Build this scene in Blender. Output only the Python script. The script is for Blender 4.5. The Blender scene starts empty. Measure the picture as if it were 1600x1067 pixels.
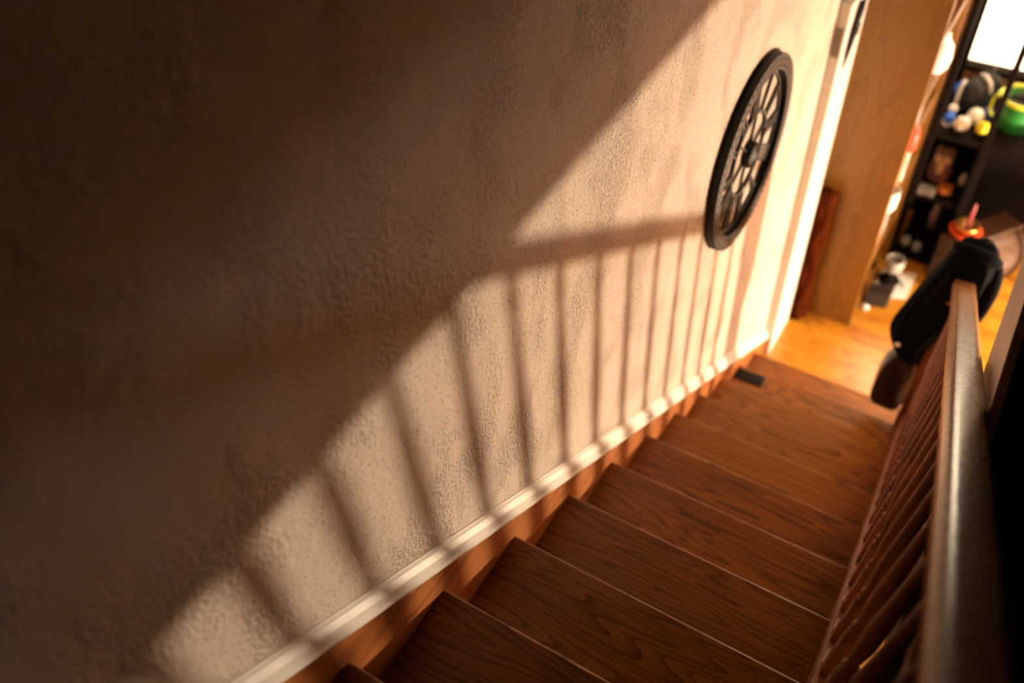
import bpy, bmesh, math, random
from mathutils import Vector, Matrix
random.seed(7)
D = bpy.data
S = bpy.context.scene
C = S.collection

# ------------------------------------------------------------------ camera
F_PX = 1381.704
PITCH, ROLL, YAW = 0.81412, -0.07067, 0.60294
CAM = Vector((0.703, -0.398, 1.597))
cp, sp = math.cos(PITCH), math.sin(PITCH)
fw = Vector((-math.sin(YAW) * cp, math.cos(YAW) * cp, -sp))
rt = fw.cross(Vector((0, 0, 1))).normalized()
up = rt.cross(fw)
cr, sr = math.cos(ROLL), math.sin(ROLL)
rt2 = cr * rt + sr * up
up2 = -sr * rt + cr * up
cam_data = D.cameras.new('camera')
cam_data.sensor_fit = 'HORIZONTAL'
cam_data.sensor_width = 36.0
cam_data.lens = F_PX / 1600 * 36
cam_data.clip_start = 0.02
cam_data.dof.use_dof = True
cam_data.dof.focus_distance = 1.95
cam_data.dof.aperture_fstop = 1.45
cam = D.objects.new('camera', cam_data)
m = Matrix.Identity(4)
for i in range(3):
    m[i][0], m[i][1], m[i][2], m[i][3] = rt2[i], up2[i], -fw[i], CAM[i]
cam.matrix_world = m
C.objects.link(cam)
S.camera = cam

# ------------------------------------------------------------------ light
S.view_settings.view_transform = 'Standard'
S.view_settings.look = 'None'
S.view_settings.gamma = 1.0
S.view_settings.use_curve_mapping = False
S.view_settings.exposure = 0.0
w = D.worlds.new('world')
S.world = w
w.use_nodes = True
w.node_tree.nodes['Background'].inputs[0].default_value = (0.05, 0.035, 0.025, 1)
w.node_tree.nodes['Background'].inputs[1].default_value = 0.05

RISE, RUN, W = 0.18126, 0.28, 0.766
ZF = -11 * RISE
LAMP = Vector((3.0, 3.33, -1.51))
ld = D.lights.new('lamp_bulb_light', 'POINT')
ld.energy = 910
ld.color = (1.0, 0.77, 0.53)
ld.shadow_soft_size = 0.062
lo = D.objects.new('lamp_bulb_light', ld)
lo.location = LAMP
C.objects.link(lo)
# paper globe lantern standing on the floor (built further down, it glows by itself)
LANT = Vector((2.2, 3.82, -1.605))
# added point light, unseen behind the window's blind, makes it glow
ld3 = D.lights.new('blind_backlight', 'POINT')
ld3.energy = 1000
ld3.color = (1.0, 0.82, 0.60)
ld3.shadow_soft_size = 0.10
lo3 = D.objects.new('blind_backlight', ld3)
lo3.location = (0.75, 5.20, 0.12)
C.objects.link(lo3)

# ------------------------------------------------------------------ node helpers
def mat(name):
    mt = D.materials.new(name)
    mt.use_nodes = True
    nt = mt.node_tree
    return mt, nt, nt.nodes['Principled BSDF']

def plain(name, col, rough=0.6, metal=0.0, spec=None, noise=0.0, nscale=30, bump=0.0, coat=0.0, emit=None, estr=0.0):
    mt, nt, b = mat(name)
    b.inputs['Base Color'].default_value = (*col, 1)
    b.inputs['Roughness'].default_value = rough
    b.inputs['Metallic'].default_value = metal
    if spec is not None:
        b.inputs['Specular IOR Level'].default_value = spec
    b.inputs['Coat Weight'].default_value = coat
    if noise or bump:
        tc = nt.nodes.new('ShaderNodeTexCoord')
        n = nt.nodes.new('ShaderNodeTexNoise')
        n.inputs['Scale'].default_value = nscale
        n.inputs['Detail'].default_value = 4
        nt.links.new(tc.outputs['Object'], n.inputs['Vector'])
        if noise:
            mx = nt.nodes.new('ShaderNodeMix')
            mx.data_type = 'RGBA'
            mx.inputs[6].default_value = (*[max(0, c * (1 - noise)) for c in col], 1)
            mx.inputs[7].default_value = (*[min(1, c * (1 + noise)) for c in col], 1)
            nt.links.new(n.outputs['Fac'], mx.inputs[0])
            nt.links.new(mx.outputs[2], b.inputs['Base Color'])
        if bump:
            bp = nt.nodes.new('ShaderNodeBump')
            bp.inputs['Strength'].default_value = bump
            bp.inputs['Distance'].default_value = 0.004
            nt.links.new(n.outputs['Fac'], bp.inputs['Height'])
            nt.links.new(bp.outputs['Normal'], b.inputs['Normal'])
    if emit:
        b.inputs['Emission Color'].default_value = (*emit, 1)
        b.inputs['Emission Strength'].default_value = estr
    return mt

def math_node(nt, op, a=None, b=None, clamp=False):
    n = nt.nodes.new('ShaderNodeMath')
    n.operation = op
    n.use_clamp = clamp
    for i, v in enumerate((a, b)):
        if v is None:
            continue
        if isinstance(v, (int, float)):
            n.inputs[i].default_value = v
        else:
            nt.links.new(v, n.inputs[i])
    return n.outputs[0]

def ramp(nt, src, stops):
    r = nt.nodes.new('ShaderNodeValToRGB')
    el = r.color_ramp.elements
    while len(el) < len(stops):
        el.new(0.5)
    for e, (p, c) in zip(el, stops):
        e.position = p
        e.color = (*c, 1) if len(c) == 3 else c
    nt.links.new(src, r.inputs[0])
    return r.outputs[0]

def noise_tex(nt, vec, scale, detail=2, rough=0.5, dist=0.0):
    n = nt.nodes.new('ShaderNodeTexNoise')
    n.inputs['Scale'].default_value = scale
    n.inputs['Detail'].default_value = detail
    n.inputs['Roughness'].default_value = rough
    n.inputs['Distortion'].default_value = dist
    nt.links.new(vec, n.inputs['Vector'])
    return n.outputs['Fac']

def mapping(nt, vec, scale, rot=(0, 0, 0)):
    n = nt.nodes.new('ShaderNodeMapping')
    n.inputs['Scale'].default_value = scale
    n.inputs['Rotation'].default_value = rot
    nt.links.new(vec, n.inputs['Vector'])
    return n.outputs['Vector']

def wood(name, dark, mid, light, rough=0.32, along='x', rings=11.0, coat=0.3, big=(1.3, 7.0), planks=None, rot=(0, 0, 0), bump=0.15, spec=0.5):
    """Oak-like grain: contour lines of a stretched noise plus fine pores, along one axis."""
    mt, nt, b = mat(name)
    tc = nt.nodes.new('ShaderNodeTexCoord')
    oi = nt.nodes.new('ShaderNodeObjectInfo')
    off = nt.nodes.new('ShaderNodeVectorMath')
    off.operation = 'MULTIPLY_ADD'
    sc = nt.nodes.new('ShaderNodeCombineXYZ')
    nt.links.new(oi.outputs['Random'], sc.inputs[0])
    nt.links.new(oi.outputs['Random'], sc.inputs[1])
    nt.links.new(oi.outputs['Random'], sc.inputs[2])
    nt.links.new(sc.outputs[0], off.inputs[0])
    off.inputs[1].default_value = (31.7, 17.3, 9.1)
    base = mapping(nt, tc.outputs['Object'], (1, 1, 1), rot)
    nt.links.new(base, off.inputs[2])
    vec = off.outputs[0]
    tint = None
    if planks:
        # strip floor boards: pick a random offset and tint per board
        sep = nt.nodes.new('ShaderNodeSeparateXYZ')
        nt.links.new(base, sep.inputs[0])
        row = math_node(nt, 'FLOOR', math_node(nt, 'DIVIDE', sep.outputs[1], planks[0]))
        wn = nt.nodes.new('ShaderNodeTexWhiteNoise')
        wn.noise_dimensions = '1D'
        nt.links.new(row, wn.inputs['W'])
        col = math_node(nt, 'FLOOR', math_node(nt, 'ADD', math_node(nt, 'DIVIDE', sep.outputs[0], planks[1]), math_node(nt, 'MULTIPLY', wn.outputs['Value'], 3.0)))
        wn2 = nt.nodes.new('ShaderNodeTexWhiteNoise')
        wn2.noise_dimensions = '2D'
        cx = nt.nodes.new('ShaderNodeCombineXYZ')
        nt.links.new(row, cx.inputs[0])
        nt.links.new(col, cx.inputs[1])
        nt.links.new(cx.outputs[0], wn2.inputs['Vector'])
        tint = wn2.outputs['Value']
        add = nt.nodes.new('ShaderNodeVectorMath')
        add.operation = 'MULTIPLY_ADD'
        nt.links.new(wn2.outputs['Color'], add.inputs[0])
        add.inputs[1].default_value = (13, 7, 5)
        nt.links.new(vec, add.inputs[2])
        vec = add.outputs[0]
        fr = math_node(nt, 'FRACT', math_node(nt, 'DIVIDE', sep.outputs[1], planks[0]))
        gap = math_node(nt, 'LESS_THAN', fr, 0.03)
    a, c = big
    s1 = (a, c, c) if along == 'x' else ((c, a, c) if along == 'y' else (c, c, a))
    f1 = (6, 260, 260) if along == 'x' else ((260, 6, 260) if along == 'y' else (260, 260, 6))
    n1 = noise_tex(nt, mapping(nt, vec, s1), 1.0, 2.0, 0.45, 0.25)
    rg = math_node(nt, 'FRACT', math_node(nt, 'MULTIPLY', n1, rings))
    rg = math_node(nt, 'POWER', rg, 2.8)
    n2 = noise_tex(nt, mapping(nt, vec, f1), 1.0, 3.0, 0.6)
    n3 = noise_tex(nt, mapping(nt, vec, tuple(v * 0.7 for v in s1)), 1.0, 2.0)
    g = math_node(nt, 'ADD', math_node(nt, 'MULTIPLY', rg, 0.46), math_node(nt, 'MULTIPLY', math_node(nt, 'SUBTRACT', n2, 0.5), 0.75))
    g = math_node(nt, 'ADD', g, math_node(nt, 'MULTIPLY', math_node(nt, 'SUBTRACT', n3, 0.5), 0.5))
    if tint is not None:
        g = math_node(nt, 'ADD', g, math_node(nt, 'MULTIPLY', math_node(nt, 'SUBTRACT', tint, 0.5), 0.45))
        g = math_node(nt, 'ADD', g, math_node(nt, 'MULTIPLY', gap, 0.6))
    g = math_node(nt, 'ADD', g, 0.12, True)
    col = ramp(nt, g, [(0.0, light), (0.35, mid), (0.8, dark)])
    nt.links.new(col, b.inputs['Base Color'])
    b.inputs['Roughness'].default_value = rough
    b.inputs['Coat Weight'].default_value = coat
    b.inputs['Coat Roughness'].default_value = 0.26
    b.inputs['Specular IOR Level'].default_value = spec
    if bump:
        bp = nt.nodes.new('ShaderNodeBump')
        bp.inputs['Strength'].default_value = bump
        bp.inputs['Distance'].default_value = 0.0015
        bp.invert = True
        nt.links.new(g, bp.inputs['Height'])
        nt.links.new(bp.outputs['Normal'], b.inputs['Normal'])
    return mt

def plaster(name, col):
    """Hand-trowelled plaster: smooth areas, patches of raised stipple, dragged streaks with pits."""
    mt, nt, b = mat(name)
    tc = nt.nodes.new('ShaderNodeTexCoord')
    v = tc.outputs['Object']
    mask = noise_tex(nt, mapping(nt, v, (1, 3.4, 2.4), (0.5, 0, 0)), 1.7, 3.0, 0.55, 0.3)
    mask = ramp(nt, mask, [(0.46, (0, 0, 0)), (0.62, (1, 1, 1))])
    stip = noise_tex(nt, v, 120, 2.5, 0.55, 0.2)
    stip = ramp(nt, stip, [(0.38, (0, 0, 0)), (0.56, (1, 1, 1))])
    smask = noise_tex(nt, mapping(nt, v, (1, 5.0, 1.1), (0.35, 0, 0)), 2.2, 2.0, 0.5, 0.6)
    smask = ramp(nt, smask, [(0.53, (0, 0, 0)), (0.68, (1, 1, 1))])
    streak = noise_tex(nt, mapping(nt, v, (1, 60, 9), (0.35, 0, 0)), 1.6, 5.0, 0.7, 0.5)
    streak = ramp(nt, streak, [(0.27, (0, 0, 0)), (0.38, (1, 1, 1))])
    pits = noise_tex(nt, v, 160, 2.0, 0.5, 0.0)
    pits = ramp(nt, pits, [(0.31, (0, 0, 0)), (0.38, (1, 1, 1))])
    low = noise_tex(nt, v, 6, 4.0, 0.55)
    fine = noise_tex(nt, v, 420, 2.0)
    def inv(x):
        return math_node(nt, 'SUBTRACT', 1.0, x)
    h = math_node(nt, 'MULTIPLY', low, 1.3)
    h = math_node(nt, 'ADD', h, math_node(nt, 'MULTIPLY', math_node(nt, 'MULTIPLY', mask, stip), 0.55))
    h = math_node(nt, 'SUBTRACT', h, math_node(nt, 'MULTIPLY', math_node(nt, 'MULTIPLY', smask, inv(streak)), 0.8))
    h = math_node(nt, 'SUBTRACT', h, math_node(nt, 'MULTIPLY', inv(pits), 0.6))
    h = math_node(nt, 'ADD', h, math_node(nt, 'MULTIPLY', fine, 0.05))
    bp = nt.nodes.new('ShaderNodeBump')
    bp.inputs['Strength'].default_value = 0.9
    bp.inputs['Distance'].default_value = 0.006
    nt.links.new(h, bp.inputs['Height'])
    nt.links.new(bp.outputs['Normal'], b.inputs['Normal'])
    # base colour goes darker in pits, drag marks and between stipple
    darken = math_node(nt, 'ADD', math_node(nt, 'MULTIPLY', math_node(nt, 'MULTIPLY', smask, inv(streak)), 0.55), math_node(nt, 'MULTIPLY', math_node(nt, 'MULTIPLY', mask, inv(stip)), 0.30))
    darken = math_node(nt, 'ADD', darken, math_node(nt, 'MULTIPLY', inv(pits), 0.75), True)
    mx = nt.nodes.new('ShaderNodeMix')
    mx.data_type = 'RGBA'
    nt.links.new(darken, mx.inputs[0])
    mx.inputs[6].default_value = (*col, 1)
    mx.inputs[7].default_value = (*[c * k for c, k in zip(col, (0.55, 0.46, 0.34))], 1)
    nt.links.new(mx.outputs[2], b.inputs['Base Color'])
    b.inputs['Roughness'].default_value = 0.8
    b.inputs['Specular IOR Level'].default_value = 0.25
    return mt

M = {}
M['plaster'] = plaster('plaster', (0.62, 0.525, 0.445))
M['paint'] = plain('white_paint', (0.72, 0.68, 0.62), 0.5, noise=0.08, nscale=40, bump=0.15)
M['dimpaint'] = plain('brown_wall_paint', (0.035, 0.027, 0.022), 0.8)
M['ceiling'] = plain('ceiling_paint', (0.50, 0.46, 0.40), 0.8)
M['tread'] = wood('oak_tread', (0.030, 0.008, 0.0015), (0.180, 0.060, 0.007), (0.32, 0.118, 0.013), rough=0.42, rings=22, big=(0.8, 8.0), coat=0.12, spec=0.35)
M['riser'] = wood('oak_riser', (0.05, 0.014, 0.004), (0.15, 0.05, 0.012), (0.22, 0.08, 0.02), rough=0.4)
M['skirt'] = wood('stained_skirt', (0.14, 0.035, 0.006), (0.36, 0.11, 0.02), (0.46, 0.16, 0.035), rough=0.45, along='y', rings=6)
M['rail'] = wood('oak_rail', (0.045, 0.02, 0.008), (0.20, 0.095, 0.036), (0.33, 0.16, 0.065), rough=0.24, along='y', rings=16, big=(1.6, 16.0), coat=0.0, bump=0.08, spec=0.22)
M['baluster'] = wood('red_oak', (0.055, 0.011, 0.003), (0.14, 0.036, 0.007), (0.21, 0.06, 0.011), coat=0.03, rough=0.6, along='z', rings=8)
M['floor'] = wood('honey_oak_floor', (0.24, 0.08, 0.007), (0.44, 0.175, 0.013), (0.55, 0.25, 0.022), rough=0.28, rings=8, planks=(0.06, 0.8), coat=0.6, bump=0.05)
M['darkwood'] = plain('dark_wood', (0.008, 0.005, 0.0035), 0.8, spec=0.05, noise=0.4, nscale=25)
M['brownwood'] = wood('brown_panel', (0.20, 0.09, 0.035), (0.36, 0.17, 0.07), (0.45, 0.22, 0.10), rough=0.6, rings=6)
M['fascia'] = wood('fascia_wood', (0.10, 0.05, 0.028), (0.21, 0.11, 0.06), (0.28, 0.15, 0.085), rough=0.45, along='y', rings=7)
M['upfloor'] = plain('upper_floor', (0.035, 0.015, 0.008), 0.5, noise=0.3)
M['cabinet'] = wood('orange_pine', (0.17, 0.068, 0.005), (0.22, 0.092, 0.007), (0.25, 0.11, 0.010), rough=0.5, along='z', rings=4)
M['iron'] = plain('black_iron', (0.018, 0.014, 0.011), 0.6, metal=0.0, spec=0.3, noise=0.4, nscale=80, bump=0.3)
M['rust'] = plain('bronze_iron', (0.085, 0.05, 0.03), 0.5, metal=0.4, noise=0.5, nscale=90, bump=0.4)
M['jacket'] = plain('black_cloth', (0.003, 0.0035, 0.0055), 0.95, spec=0.05, noise=0.5, nscale=140, bump=0.5)
M['leather'] = plain('brown_leather', (0.014, 0.008, 0.006), 0.3, noise=0.4, nscale=60, bump=0.3)

# ------------------------------------------------------------------ mesh helpers
def bm_box(bm, x0, x1, y0, y1, z0, z1):
    vs = [bm.verts.new((x, y, z)) for x in (x0, x1) for y in (y0, y1) for z in (z0, z1)]
    for f in ((0, 1, 3, 2), (4, 6, 7, 5), (0, 4, 5, 1), (2, 3, 7, 6), (0, 2, 6, 4), (1, 5, 7, 3)):
        bm.faces.new([vs[i] for i in f])

def bm_hexa(bm, pts):
    """eight corners: 4 of one end then the matching 4 of the other end"""
    vs = [bm.verts.new(p) for p in pts]
    for f in ((0, 1, 2, 3), (7, 6, 5, 4), (0, 4, 5, 1), (1, 5, 6, 2), (2, 6, 7, 3), (3, 7, 4, 0)):
        bm.faces.new([vs[i] for i in f])

def bm_loft(bm, rings, cap=True, closed=True):
    R = [[bm.verts.new(p) for p in r] for r in rings]
    n = len(R[0])
    for a, b in zip(R, R[1:]):
        for i in range(n if closed else n - 1):
            j = (i + 1) % n
            bm.faces.new((a[i], a[j], b[j], b[i]))
    if cap and closed:
        bm.faces.new(list(reversed(R[0])))
        bm.faces.new(R[-1])
    return R

def bm_lathe(bm, prof, c=(0, 0, 0), seg=20, axis='z', cap=True):
    rings = []
    for r, h in prof:
        ring = []
        for i in range(seg):
            a = 2 * math.pi * i / seg
            u, v = r * math.cos(a), r * math.sin(a)
            p = {'z': (u, v, h), 'x': (h, u, v), 'y': (v, h, u)}[axis]
            ring.append((c[0] + p[0], c[1] + p[1], c[2] + p[2]))
        rings.append(ring)
    bm_loft(bm, rings, cap)

def bm_tube(bm, pts, rad, seg=8):
    pts = [Vector(p) for p in pts]
    rings = []
    for i, p in enumerate(pts):
        t = (pts[min(i + 1, len(pts) - 1)] - pts[max(i - 1, 0)]).normalized()
        ref = Vector((0, 0, 1)) if abs(t.z) < 0.9 else Vector((1, 0, 0))
        u = t.cross(ref).normalized()
        v = t.cross(u)
        r = rad[i] if isinstance(rad, (list, tuple)) else rad
        rings.append([p + r * (u * math.cos(2 * math.pi * k / seg) + v * math.sin(2 * math.pi * k / seg)) for k in range(seg)])
    bm_loft(bm, rings)

def bm_ball(bm, c, r, seg=20, rings=12, sq=(1, 1, 1), lump=0.0):
    mtx = Matrix.Translation(c) @ Matrix.Diagonal((r * sq[0], r * sq[1], r * sq[2], 1))
    res = bmesh.ops.create_uvsphere(bm, u_segments=seg, v_segments=rings, radius=1, matrix=mtx)
    if lump:
        for v in res['verts']:
            d = v.co - Vector(c)
            k = 1 + lump * (math.sin(d.x * 71 + d.y * 43) * math.sin(d.z * 57 + d.x * 37) + 0.5 * math.sin(d.y * 97 + d.z * 83))
            v.co = Vector(c) + d * k

def obj(name, bm, material, parent=None, bevel=0.0, smooth=False, seg=2, sub=0, loc=None):
    me = D.meshes.new(name)
    bmesh.ops.recalc_face_normals(bm, faces=bm.faces[:])
    bm.to_mesh(me)
    bm.free()
    me.materials.append(M[material] if isinstance(material, str) else material)
    o = D.objects.new(name, me)
    C.objects.link(o)
    if smooth:
        for p in me.polygons:
            p.use_smooth = True
    if bevel:
        md = o.modifiers.new('bevel', 'BEVEL')
        md.width = bevel
        md.segments = seg
        md.limit_method = 'ANGLE'
        md.angle_limit = math.radians(35)
        md.harden_normals = False
    if sub:
        md = o.modifiers.new('sub', 'SUBSURF')
        md.levels = sub
        md.render_levels = sub
    if parent:
        o.parent = parent
        # geometry is written in world space: undo the parent's own place
        o.matrix_parent_inverse = Matrix.Translation(-parent.location)
    return o

def tag(o, label, cat, group=None):
    o['label'] = label
    o['category'] = cat
    if group:
        o['group'] = group
    return o

def thing(name, label, cat, loc=(0, 0, 0), group=None):
    o = D.objects.new(name, None)
    o.location = loc
    C.objects.link(o)
    return tag(o, label, cat, group)

def struct(name, bm, material, bevel=0.0, smooth=False):
    o = obj(name, bm, material, None, bevel, smooth)
    o['kind'] = 'structure'
    return o

def boxes(*bs):
    bm = bmesh.new()
    for b in bs:
        bm_box(bm, *b)
    return bm

# ------------------------------------------------------------------ the room
XS, ZLO, ZHI = 0.870, -0.03, 0.24
struct('wall_left', boxes((-0.14, 0.0, -2.2, 2.985, ZF - 0.1, 2.7)), 'plaster')
struct('wall_left_beyond', boxes((-0.14, 0.0, 3.285, 4.80, ZF - 0.1, ZLO)), 'paint')
struct('floor', boxes((-0.3, 5.2, -2.2, 4.80, ZF - 0.1, ZF)), 'floor')
struct('wall_back', boxes((-0.14, 0.36, 4.66, 4.80, ZF, ZLO), (1.40, 5.2, 4.66, 4.80, ZF, ZLO),
                          (0.36, 1.40, 4.66, 4.80, ZF, -1.04), (0.36, 1.40, 4.66, 4.80, -0.12, ZLO)), 'brownwood')
struct('wall_right', boxes((5.1, 5.2, -2.2, 4.66, ZF, ZLO)), 'dimpaint')
struct('wall_front', boxes((XS, 5.1, -2.2, -2.1, ZF, ZLO)), 'dimpaint')
struct('ceiling', boxes((XS, 5.2, -2.2, 4.80, ZLO, ZLO + 0.05), (-0.14, XS, 3.80, 4.80, ZLO, ZLO + 0.05)), 'ceiling')
struct('floor_upper', boxes((XS + 0.02, 5.2, -2.2, 4.80, ZLO + 0.05, ZHI - 0.06), (-0.14, XS + 0.02, 3.80, 4.80, ZLO + 0.05, ZHI - 0.06),
                            (0.0, XS + 0.02, -2.2, -0.315, ZHI - 0.3, ZHI - 0.06), (0.845, XS - 0.005, -0.30, 1.0, 0.03, ZHI - 0.06)), 'upfloor')
bm = bmesh.new()
bm_hexa(bm, [(XS - 0.004, -0.30, ZHI), (XS + 0.018, -0.30, ZHI), (XS + 0.018, -0.30, ZLO - 0.095), (XS - 0.004, -0.30, ZLO - 0.095),
             (XS - 0.004, 3.80, ZHI), (XS + 0.018, 3.80, ZHI), (XS + 0.018, 3.80, ZLO + 0.068), (XS - 0.004, 3.80, ZLO + 0.068)])
struct('trim_1', bm, 'fascia', 0.003)
struct('wall_upper_right', boxes((2.3, 2.4, -2.2, 4.80, ZHI - 0.06, 2.7)), 'dimpaint')
struct('wall_upper_front', boxes((-0.14, 2.4, -2.3, -2.2, ZHI - 0.3, 2.8)), 'dimpaint')
struct('wall_upper_back', boxes((-0.14, 2.4, 4.7, 4.80, ZHI - 0.06, 2.8)), 'dimpaint')
struct('wall_left_upper', boxes((-0.14, 0.0, 2.985, 4.70, ZLO + 0.05, 2.7)), 'paint')
struct('ceiling_upper', boxes((-0.14, 2.4, -2.3, 4.80, 2.7, 2.8)), 'dimpaint')
# thick white casing where the plaster wall stops
struct('trim_2', boxes((-0.14, 0.046, 2.985, 3.285, ZF, ZLO)), 'paint', 0.004)

# white moulding on top of the stair skirt
def slope_prism(prof, y0, y1, s, n=1, xf=None, split=False):
    """prof: (x, dz) cross-section carried along a line falling s per metre of y"""
    bm = bmesh.new()
    rings = []
    for i in range(n + 1):
        y = y0 + (y1 - y0) * i / n
        dx = xf(y) if xf else 0
        rings.append([(x + dx, y, dz - s * y) for x, dz in prof])
    bm_loft(bm, rings, cap=not split)
    if split:
        for q in (rings[0], rings[-1]):
            bm.faces.new([bm.verts.new(p) for p in q])
    return bm
CS = 0.664
struct('trim_3', slope_prism([(0, 0.103), (0.021, 0.103), (0.026, 0.108), (0.026, 0.114), (0.021, 0.119), (0.018, 0.140), (0.010, 0.156), (0.005, 0.160), (0.004, 0.166), (0, 0.166)], -0.62, 2.985, CS), 'paint', smooth=False)

# window glowing behind the shelves
win = thing('window_1', 'window', 'window', (0.9, 4.66, -1.04))
del win['label'], win['category']
win['kind'] = 'structure'
mt, nt, b_ = mat('translucent_blind')
tl = nt.nodes.new('ShaderNodeBsdfTranslucent')
tl.inputs[0].default_value = (0.92, 0.88, 0.80, 1)
ms = nt.nodes.new('ShaderNodeMixShader')
ms.inputs[0].default_value = 0.75
b_.inputs['Base Color'].default_value = (0.85, 0.80, 0.72, 1)
b_.inputs['Roughness'].default_value = 0.8
nt.links.new(b_.outputs[0], ms.inputs[1])
nt.links.new(tl.outputs[0], ms.inputs[2])
nt.links.new(ms.outputs[0], nt.nodes['Material Output'].inputs['Surface'])
M['glow'] = mt
def blind_bm():
    bm = bmesh.new()
    bm.faces.new([bm.verts.new(p) for p in ((0.392, 4.705, -1.03), (1.372, 4.705, -1.03), (1.372, 4.705, -0.125), (0.392, 4.705, -0.125))])
    return bm
obj('window_blind', blind_bm(), 'glow', win)
obj('window_frame', boxes((0.36, 0.394, 4.63, 4.72, -1.04, -0.12), (1.37, 1.40, 4.63, 4.72, -1.04, -0.12),
                          (0.394, 1.37, 4.63, 4.72, -0.15, -0.12)), 'brownwood', win)
obj('window_sill', boxes((0.36, 1.40, 4.63, 4.72, -1.05, -1.02)), 'darkwood', win, 0.004)

# ------------------------------------------------------------------ staircase
stair = thing('staircase', 'stained oak staircase descending along the textured plaster wall', 'staircase', (0.38, 2.8, ZF))
X0 = 0.013
def tread_bm(k):
    bm = bmesh.new()
    zt = -k * RISE
    y1 = k * RUN
    y0 = (k - 1) * RUN - 0.028 + 0.001
    pr = [(y0, zt - 0.028), (y0, zt), (y1 - 0.008, zt), (y1 - 0.003, zt - 0.003), (y1, zt - 0.010), (y1, zt - 0.019), (y1 - 0.004, zt - 0.026), (y1 - 0.009, zt - 0.028)]
    bm_loft(bm, [[(x, y, z) for y, z in pr] for x in (X0, W)])
    return bm
for k in range(0, 11):
    t = obj('tread', tread_bm(k), 'tread', stair, 0.0015)
    yr = k * RUN - 0.028
    zb = -(k + 1) * RISE
    obj('riser', boxes((X0, W, yr - 0.016, yr, zb + (0 if k == 10 else -0.028), -k * RISE - 0.0285)), 'riser', stair)
yr = -RUN - 0.028
obj('riser', boxes((X0, W, yr - 0.016, yr, -0.028, RISE - 0.001)), 'riser', stair)
# skirt board against the wall: a board whose top follows the moulding
bm = bmesh.new()
bm_hexa(bm, [(0, -0.5, 0.104 + CS * 0.5), (0.0125, -0.5, 0.104 + CS * 0.5), (0.0125, -0.5, -0.35 + CS * 0.5), (0, -0.5, -0.35 + CS * 0.5),
             (0, 2.985, 0.104 - CS * 2.985), (0.0125, 2.985, 0.104 - CS * 2.985), (0.0125, 2.985, ZF + 0.0), (0, 2.985, ZF + 0.0)])
obj('skirt_board', bm, 'skirt', stair)
# closed stringer on the open side
SL = RISE / RUN
def stringer_pts(x0, x1, top, bot, y0, y1):
    return [(x0, y0, top - SL * y0), (x1, y0, top - SL * y0), (x1, y0, bot - SL * y0), (x0, y0, bot - SL * y0),
            (x0, y1, top - SL * y1), (x1, y1, top - SL * y1), (x1, y1, max(ZF, bot - SL * y1)), (x0, y1, max(ZF, bot - SL * y1))]
bm = bmesh.new()
bm_hexa(bm, stringer_pts(W, 0.816, 0.0285, -0.33, -0.3, 2.53))
obj('stringer', bm, 'baluster', stair, 0.002)

# ------------------------------------------------------------------ railing
RSL, RYAW = 0.636, -0.02777
def rx(y):
    return 0.852 + RYAW * y
def rz(y):
    return 0.854 - RSL * y
rail = thing('stair_railing', 'varnished oak handrail on turned balusters along the open side of the stairs', 'railing', (0.78, 2.57, -10 * RISE))
hw = 0.038
prof = []
for (x, z) in [(-hw + 0.014, -0.064), (-hw + 0.012, -0.050), (-hw, -0.044), (-hw, -0.022), (-hw + 0.002, -0.012), (-hw + 0.007, -0.004), (-hw + 0.014, -0.0005), (-0.015, 0.0005), (0.015, 0.0005), (hw - 0.014, -0.0005), (hw - 0.007, -0.004), (hw - 0.002, -0.012), (hw, -0.022), (hw, -0.044), (hw - 0.012, -0.050), (hw - 0.014, -0.064)]:
    prof.append((x, z))
bm = slope_prism([(x, z + 0.854) for x, z in prof], -0.95, 2.545, RSL, 1, rx, True)
o = obj('handrail', bm, 'rail', rail)
for p in o.data.polygons:
    p.use_smooth = len(p.vertices) == 4
# shoe the balusters stand in, with thin fillets between them
BY = [1.497 + 0.132 * j for j in range(-12, 9)]
BXB = 0.790
def bx0(y):
    return 0.0
def shoe_top(y):
    return 0.070 - SL * y
bm = slope_prism([(W + 0.001, 0.028), (0.818, 0.028), (0.818, 0.060), (0.810, 0.070), (W + 0.008, 0.070), (W + 0.001, 0.064)], -0.3, 2.53, SL)
for a, b in zip(BY, BY[1:]):
    y0, y1 = a + 0.022, b - 0.022
    pts = []
    for y in (y0, y1):
        z = shoe_top(y)
        pts += [(BXB - 0.017, y, z + 0.008), (BXB + 0.017, y, z + 0.008), (BXB + 0.017, y, z - 0.002), (BXB - 0.017, y, z - 0.002)]
    bm_hexa(bm, pts)
obj('shoe_rail', bm, 'baluster', rail, 0.001)
def baluster_bm(y):
    bm = bmesh.new()
    zb, zt = shoe_top(y) - 0.012, rz(y) - 0.060
    L = zt - zb
    x = BXB
    hs = 0.0165
    lb = 0.20
    bm_box(bm, x - hs, x + hs, y - hs, y + hs, zb, zb + lb)
    r0 = [(0.0125, 0.0), (0.0165, 0.010), (0.0175, 0.022), (0.0130, 0.032), (0.0110, 0.036), (0.0165, 0.045), (0.0165, 0.052), (0.0110, 0.060), (0.0125, 0.085),
          (0.0165, 0.145), (0.0172, 0.19), (0.0155, 0.26), (0.0125, 0.36)]
    top = L - lb
    pr = [(r, zb + lb - 0.001 + h * top / 0.55) for r, h in r0 if h * top / 0.55 < top - 0.1]
    pr += [(0.0100, zt - 0.085), (0.0095, zt - 0.07), (0.0145, zt - 0.06), (0.0145, zt - 0.052), (0.0098, zt - 0.044), (0.0105, zt)]
    bm_lathe(bm, pr, (x, y, 0), 14)
    for v in bm.verts:
        v.co.x += (rx(y) - BXB) * (v.co.z - zb) / L
    return bm
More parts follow.
